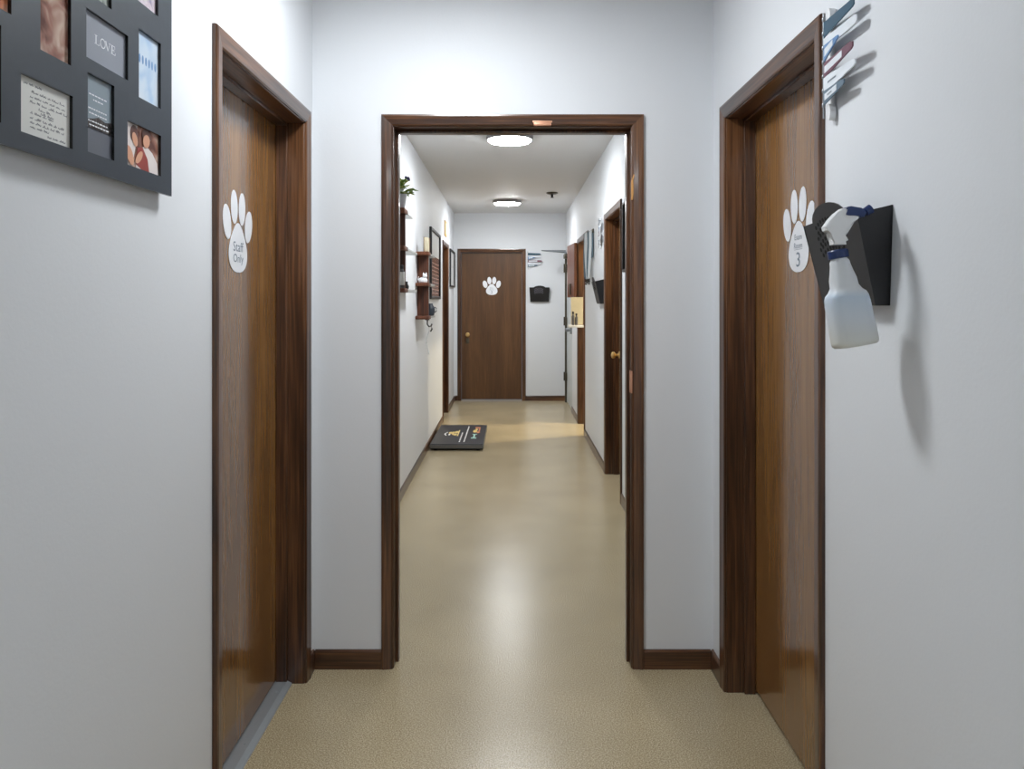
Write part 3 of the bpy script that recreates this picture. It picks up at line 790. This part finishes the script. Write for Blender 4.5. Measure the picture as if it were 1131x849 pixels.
# ------------------------------------------------------------------ floor scale
def scale_():
    x0, x1, y0, y1, h = -.768, -.268, 7.17, 8.30, .062
    r = empty('walk_on_scale', ((x0 + x1) / 2, (y0 + y1) / 2, 0), None, 'flat black walk-on pet scale with printed top lying against the left wall', 'scale')
    for x in (x0 + .05, x1 - .05):
        for y in (y0 + .05, y1 - .05):
            bm = bmnew(); lathe(bm, [(.02, 0), (.022, .004), (.018, .014)], WORLD, (x, y, 0), 14); link('foot', bm, M['black'], r)
    bm = bmnew(); box(bm, WORLD, x0 + .006, x1 - .006, y0 + .006, y1 - .006, .012, .030, .002); link('base_frame', bm, M['black'], r)
    bm = bmnew(); box(bm, WORLD, x0, x1, y0, y1, .022, h - .006, .004); link('platform', bm, M['scaleside'], r)
    bm = bmnew(); box(bm, WORLD, x0 + .003, x1 - .003, y0 + .003, y1 - .003, h - .008, h, .003); mt = link('rubber_mat', bm, M['scaletop'], r)
    # printing, read from the right side of the scale: text runs away from the viewer
    g = lambda a, n, b: Vector((x0 + a, y0 + b, h + n))       # a across, b along
    def ink(nm, m_, shapes):
        bm = bmnew()
        for pts in shapes: prism(bm, pts, lambda a, b, n: g(a, n, b), 0, .0006)
        link(nm, bm, M[m_], mt, smooth=False)
    R = lambda a0, a1, b0, b1: [(a0, b0), (a1, b0), (a1, b1), (a0, b1)]
    # small gold emblem (dog and cat shapes) and its lines
    ink('gold_emblem', 'gold', [ellipse(.150, .62, .022, .06), ellipse(.175, .60, .012, .10), ellipse(.200, .52, .018, .05), ellipse(.205, .66, .018, .07), R(.222, .234, .44, .78)])
    ink('pale_emblem', 'white', [[(.085, .56), (.115, .68), (.118, .65), (.100, .56), (.118, .48), (.113, .45)], ellipse(.142, .52, .010, .04)])
    rnd = random.Random(2)
    sh = []
    for a in (.262, .306):
        b = .12
        while b < (1.02 if a > .3 else .62):
            l = rnd.uniform(.022, .045); sh.append(R(a, a + .012, b, b + l)); b += l + rnd.uniform(.010, .022)
    ink('lettering', 'white', sh)
    ink('teal_lettering', 'tealprint', [R(.368, .420, .30, .36), R(.386, .402, .36, .52), R(.372, .418, .52, .55)])
    ink('orange_emblem', 'orangeprint', [R(.425, .438, .64, .94), R(.385, .438, .90, .97), ellipse(.425, .66, .018, .05)])
    ink('yellow_emblem', 'gold', [ellipse(.390, .72, .020, .08), ellipse(.402, .82, .012, .05)])
scale_()

# ------------------------------------------------------------------ left corridor wall: shelves and what stands on them
def wallx(y): return CL(y, 0, 0).x
def shelf(y0, L_, zs, xf, label, topL=None):
    xw = wallx(y0)
    r = empty('wall_shelf', (xw, y0, zs[0]), None, label, 'wall shelf', 'rustic wall shelves on the left corridor wall')
    bm = bmnew(); box(bm, WORLD, xw + .002, xf - .006, y0, y0 + .028, zs[0], zs[-1], .003); link('upright', bm, M['shelfwood'], r)
    for i, z in enumerate(zs):
        bm = bmnew(); box(bm, WORLD, xw + .002, xf + .008, y0 - .13, y0 + .045, z - .028, z, .004); link('ledge', bm, M['shelfwood'], r)
        l2 = topL if (topL and i == len(zs) - 1) else L_
        bm = bmnew(); box(bm, WORLD, xw - .0, xf, y0 + .045, y0 + l2, z - .022, z - .004, .002); o = link('shelf_board', bm, M['glass_shelf'], r); o['label'] = 'pale grey shelf board'
    return r
ZA = (1.478, 1.755, 2.00); YA = 5.12; XA = -.705
shelf(YA, .60, ZA, XA, 'nearer wall shelf just inside the doorway, carrying the potted plant', .36)
ZB = (1.272, 1.545, 1.80); YB = 6.42; XB = -.690
shelf(YB, .48, ZB, XB, 'farther brown wall shelf in front of the large framed poster')

# potted plant
def plant():
    c = Vector((-.742, YA - .055, ZA[2]))
    r = empty('potted_plant', c, None, 'small white pot with green leaves and a purple flower on the nearer shelf', 'plant')
    bm = bmnew(); lathe(bm, [(.030, 0), (.036, .004), (.046, .05), (.050, .088), (.051, .094), (.046, .094), (.044, .084), (.01, .082)], WORLD, c, 28); link('pot', bm, M['pot'], r)
    rnd = random.Random(11)
    bms = [bmnew(), bmnew()]; stem = bmnew()
    for i in range(80):
        az = rnd.uniform(0, 2 * PI); el = rnd.uniform(.25, 1.35); L_ = rnd.uniform(.035, .095)
        d = Vector((math.cos(az) * math.cos(el), math.sin(az) * math.cos(el), math.sin(el)))
        tip = c + Vector((0, 0, .085)) + d * L_
        if tip.x < wallx(c.y) + .02: tip.x = wallx(c.y) + .02
        tube(stem, [c + Vector((0, 0, .08)), tip], .0012, 5)
        t2_ = d.cross(Vector((0, 0, 1))).normalized(); nn = (d + Vector((0, 0, -.6))).normalized()
        w_ = rnd.uniform(.014, .022); l2 = rnd.uniform(.034, .052)
        b_ = bms[i % 2]
        pts = [tip - nn * l2 * .1, tip + nn * l2 * .4 + t2_ * w_ + Vector((0, 0, .004)), tip + nn * l2, tip + nn * l2 * .4 - t2_ * w_ + Vector((0, 0, .004))]
        for p_ in pts: p_.x = max(p_.x, wallx(c.y) + .006)
        vs = [b_.verts.new(p_) for p_ in pts]; mid = b_.verts.new((pts[0] + pts[2]) / 2 - Vector((0, 0, .004)))
        for k in range(4): b_.faces.new([vs[k], vs[(k + 1) % 4], mid])
    link('stem', stem, M['leaf'], r)
    link('foliage', bms[0], M['leaf'], r); o = link('pale_foliage', bms[1], M['leaf2'], r)
    bm = bmnew()
    for k in range(14):
        q = Vector((-.690 + rnd.uniform(-.016, .016), c.y, ZA[2] + .195 + rnd.uniform(-.010, .014)))
        lathe(bm, [(.002, -.007), (.007, -.003), (.008, .002), (.003, .007)], WORLD, q, 8)
    tube(bm, [c + Vector((0, 0, .08)), Vector((-.70, c.y, ZA[2] + .19))], .0014, 5)
    link('flower', bm, M['purple'], r)
plant()

def thing(nm, bm, m_, loc, label, cat, group=None, auto=.6):
    return tag(link(nm, bm, M[m_], None, loc, auto=auto), label, cat, group)

# jar with a pale label on the lowest ledge of nearer shelf
c = Vector((-.733, YA - .06, ZA[0]))
r = empty('labelled_jar', c, None, 'dark jar with a pale label on the lowest ledge of the nearer shelf', 'jar')
bm = bmnew(); lathe(bm, [(.024, 0), (.027, .003), (.027, .105), (.020, .122), (.018, .13)], WORLD, c, 24); link('jar_body', bm, M['bottledark'], r)
bm = bmnew(); lathe(bm, [(.0275, .02), (.0279, .021), (.0279, .105), (.0275, .106)], WORLD, c, 24); link('jar_label', bm, M['paper'], r)
bm = bmnew(); lathe(bm, [(.019, .128), (.021, .13), (.021, .150), (.018, .153)], WORLD, c, 20); link('lid', bm, M['black'], r)
c = Vector((-.725, YA + .12, ZA[0] - .004))
bm = bmnew(); lathe(bm, [(.016, 0), (.022, .004), (.024, .02), (.017, .034), (.015, .048), (.018, .052), (.006, .054)], WORLD, c, 20)
thing('small_pot', bm, 'black', c, 'tiny black pot on the low pale board of the nearer shelf', 'pot')
# cream book upright on top of the farther shelf
c = Vector((-.705, YB - .06, ZB[2]))
r = empty('upright_book', c, None, 'cream and brown book standing on top of the farther shelf', 'book')
bm = bmnew(); box(bm, WORLD, -.722, -.688, YB - .10, YB - .01, ZB[2] + .003, ZB[2] + .118, .001); link('pages', bm, M['cream'], r)
bm = bmnew(); box(bm, WORLD, -.727, -.7225, YB - .104, YB - .006, ZB[2], ZB[2] + .122, .001); box(bm, WORLD, -.7275, -.684, YB - .006, YB - .001, ZB[2], ZB[2] + .122, .001); link('cover', bm, M['shelfwood'], r)
# white figurine on middle ledge: seated shape
c = Vector((-.735, YB - .07, ZB[1]))
r = empty('white_figurine', c, None, 'small white animal figurine on the middle ledge of the farther shelf', 'figurine')
bm = bmnew(); lathe(bm, [(.028, 0), (.033, .006), (.034, .022), (.027, .038), (.012, .046)], WORLD, c, 20, sx=1.15)
lathe(bm, [(.006, -.018), (.016, -.012), (.020, 0), (.016, .013), (.005, .018)], WORLD, c + Vector((.018, -.012, .055)), 16)
for dx in (.006, .028): lathe(bm, [(.007, 0), (.005, .010), (.001, .018)], WORLD, c + Vector((dx, -.010, .068)), 8)
tube(bm, [c + Vector((-.03, 0, .015)), c + Vector((-.042, .008, .035)), c + Vector((-.036, .01, .052))], [.008, .006, .004], 8)
link('body', bm, M['whitepl'], r, auto=1.2)
# dark vase, lowest board
c = Vector((-.700, YB + .20, ZB[0] - .004))
r = empty('dark_vase', c, None, 'rounded dark grey vase at the bottom of the farther shelf', 'vase')
bm = bmnew(); lathe(bm, [(.020, 0), (.030, .006), (.038, .04), (.036, .070), (.022, .090), (.018, .100), (.022, .106), (.018, .106), (.014, .095)], WORLD, c, 24); link('body', bm, M['slate'], r)
bm = bmnew(); tube(bm, [c + Vector((.036, 0, .03)), c + Vector((.05, 0, .04)), c + Vector((.05, 0, .065)), c + Vector((.034, 0, .075))], .004, 8); link('handle', bm, M['slate'], r)
# hook with keys & cord under the farther shelf
c = Vector((-.705, YB - .03, ZB[0] - .028))
r = empty('hanging_hook', c, None, 'black hook with a white cord hanging under the farther shelf', 'hook')
bm = bmnew(); box(bm, WORLD, -.720, -.684, YB - .05, YB - .02, ZB[0] - .036, ZB[0] - .0285, .002)
tube(bm, [(-.702, YB - .035, ZB[0] - .034), (-.702, YB - .035, ZB[0] - .070), (-.690, YB - .035, ZB[0] - .088), (-.672, YB - .035, ZB[0] - .086), (-.664, YB - .035, ZB[0] - .066)], .006, 8)
link('hook', bm, M['black'], r)
bm = bmnew(); tube(bm, [(-.700 + .012 * math.sin(t * 1.3), YB - .035 + .004 * math.sin(t), ZB[0] - .05 - t * .045) for t in range(7)], .004, 8)
link('cord', bm, M['strapwhite'], r)
bm = bmnew(); tube(bm, [(-.672, YB - .035, ZB[0] - .075), (-.664, YB - .035, ZB[0] - .11), (-.676, YB - .035, ZB[0] - .13)], .006, 8); link('clip', bm, M['black'], r)

# framed pictures on walls
def framed(f, s0, s1, z0, z1, name, label, mats, fw_=.022, T=.02, split=None, frame_m='black', cat='picture'):
    r = empty(name, f((s0 + s1) / 2, 0, z0), None, label, cat)
    bm = bmnew(); sweep(bm, f, [(s0 + fw_, z0 + fw_), (s0 + fw_, z1 - fw_), (s1 - fw_, z1 - fw_), (s1 - fw_, z0 + fw_)], [(-1, -1), (-1, 1), (1, 1), (1, -1)],
                        [(0, .001), (0, T - .006), (.004, T), (fw_ - .004, T), (fw_, T - .004), (fw_, .001)], True)
    link('frame', bm, M[frame_m], r)
    zz = z0 + (z1 - z0) * split if split else z0
    bm = bmnew(); box(bm, f, s0 + fw_ * .5, s1 - fw_ * .5, .001, .006, z0 + fw_ * .5, z1 - fw_ * .5); link('print', bm, M[mats[0]], r, smooth=False)
    if split:
        bm = bmnew(); box(bm, f, s0 + fw_, s1 - fw_, .006, .0066, z0 + fw_, zz); link('lower_print', bm, M[mats[1]], r, smooth=False)
    return r
rp = framed(CL, 7.42, 8.42, 1.415, 2.115, 'framed_poster', 'large black framed poster, white above and red-brown below, on left corridor wall', ('mirror', 'poster'), .03, .024, .62)
bm = bmnew()
for j in range(9):
    z = 1.47 + j * .038; u = 7.52
    while u < 8.30:
        l = random.uniform(.03, .09); box(bm, CL, u, u + l, .0066, .0070, z, z + .010); u += l + .025
link('lettering', bm, M['ph_pale'], rp, smooth=False)
framed(CL, 9.93, 10.72, 1.585, 2.075, 'framed_print', 'black framed white print beside the far left corner', ('mirror',), .022, .024)
rq = framed(CR, -5.13, -4.70, 1.585, 2.05, 'narrow_black_frame', 'black frame on the right wall, half hidden by the doorway', ('blackgloss',), .02, .024)
bm = bmnew(); lathe(bm, [(.010, 0), (.016, .004), (.016, .014), (.008, .018)], lambda a, b, c: CR(-5.10 + a, .001 + c, 2.068 + b), seg=16); link('hanging_button', bm, M['whitepl'], rq)
# ochre plaque
r = empty('ochre_plaque', CL(9.28, 0, 2.15), None, 'small ochre plaque on the left wall above the narrow side door', 'plaque')
bm = bmnew(); box(bm, CL, 9.14, 9.40, .001, .012, 2.175, 2.36, .003); link('board', bm, M['yellow'], r)
bm = bmnew(); box(bm, CL, 9.17, 9.37, .012, .0128, 2.20, 2.335, .0003); link('face', bm, M['cream'], r)

# leads hanging on the right wall
def leads():
    c = CR(-7.35, 0, 1.55)
    r = empty('hanging_leads', c, None, 'bundle of blue-grey and white pet leads hanging on the right corridor wall', 'pet leads')
    bm = bmnew(); box(bm, CR, -7.56, -7.12, .001, .014, 2.03, 2.065, .003)
    for i in range(5): tube(bm, [CR(-7.52 + i * .09, .012, 2.045), CR(-7.52 + i * .09, .045, 2.04), CR(-7.52 + i * .09, .055, 2.055)], .004, 6)
    link('hook_rail', bm, M['bronze'], r)
    rnd = random.Random(4)
    for i in range(5):
        s = -7.52 + i * .09; n = .038
        w_ = .022; lo = 1.60 + .05 * rnd.random()
        bm = bmnew(); pts = [(s - .004, 2.05), (s - .030, 1.90), (s - .034, 1.78), (s - .016, lo + .03), (s, lo), (s + .018, lo + .03), (s + .034, 1.80), (s + .028, 1.92), (s + .004, 2.05)]
        rings = []
        for k, (a, z) in enumerate(pts):
            nn = n + .010 * math.sin(k * .9 + i)
            rings.append([bm.verts.new(CR(a + .006 * q, nn + p * w_ * .5, z)) for p, q in ((-1, 0), (1, 0), (1, 1), (-1, 1))])
        for A, B in zip(rings[:-1], rings[1:]):
            for k in range(4): bm.faces.new([A[k], A[(k + 1) % 4], B[(k + 1) % 4], B[k]])
        bm.faces.new(rings[0]); bm.faces.new(rings[-1][::-1])
        link('lead', bm, M['strapblue' if i in (0, 3) else 'strapwhite'], r, auto=1.0)
        bm = bmnew(); tube(bm, [CR(s, n, lo + .005), CR(s, n, lo - .030), CR(s + .01, n, lo - .045), CR(s - .006, n, lo - .055)], [.006, .007, .006, .003], 8); link('clip', bm, M['bronze' if i % 2 else 'black'], r)
    bm = bmnew(); box(bm, CR, -7.26, -7.10, .008, .020, 1.80, 2.025, .003); o = link('fabric_band', bm, M['strapblue'], r); o['label'] = 'blue-grey folded band at the top of the bundle'
leads()

# little white shelf on the far jamb of the side opening
xj = .80; yj = OP2[1] - .0125
r = empty('white_shelf_rack', (.74, yj, 1.11), None, 'small white rack with a ledge fixed beside the side opening', 'rack')
bm = bmnew(); box(bm, WORLD, .668, .805, yj - .012, yj - .0, 1.13, 1.44, .002); link('back_board', bm, M['cream'], r)
bm = bmnew(); box(bm, WORLD, .630, .808, yj - .13, yj, 1.100, 1.125, .003); box(bm, WORLD, .630, .636, yj - .13, yj, 1.125, 1.14, .001); link('ledge', bm, M['whitepl'], r)
for i, (x, hh) in enumerate(((.688, .15), (.725, .13))):
    c = Vector((x, yj - .07, 1.125))
    q = empty('dispenser_bottle', c, None, ('taller left' if i == 0 else 'shorter right') + ' dark grey bottle standing on the small white rack', 'bottle', 'bottles on the white rack')
    bm = bmnew(); lathe(bm, [(.013, 0), (.016, .003), (.016, hh * .65), (.009, hh * .78), (.008, hh * .85)], WORLD, c, 18); link('bottle_body', bm, M['bottledark'], q)
    bm = bmnew(); lathe(bm, [(.010, hh * .84), (.011, hh * .86), (.011, hh), (.008, hh * 1.02)], WORLD, c, 14); link('cap', bm, M['black'], q)

# ------------------------------------------------------------------ world, camera
wd = bpy.data.worlds.new('World'); SC.world = wd; wd.use_nodes = True
wd.node_tree.nodes['Background'].inputs[0].default_value = (0.75, 0.85, 1.0, 1); wd.node_tree.nodes['Background'].inputs[1].default_value = 0.3
cam = bpy.data.cameras.new('camera'); co = bpy.data.objects.new('camera', cam); COL.objects.link(co); SC.camera = co
co.location = (0, 0, 1.39); co.rotation_euler = (PI / 2, 0, 0)
cam.sensor_width = 36; cam.lens = 850 / 1131 * 36; cam.shift_y = -(424.5 - 333) / 1131
cam.clip_start = .02; cam.clip_end = 50
SC.view_settings.view_transform = 'Standard'; SC.view_settings.look = 'None'; SC.view_settings.gamma = 1
SC.view_settings.use_curve_mapping = False
SC.view_settings.exposure = 0.0
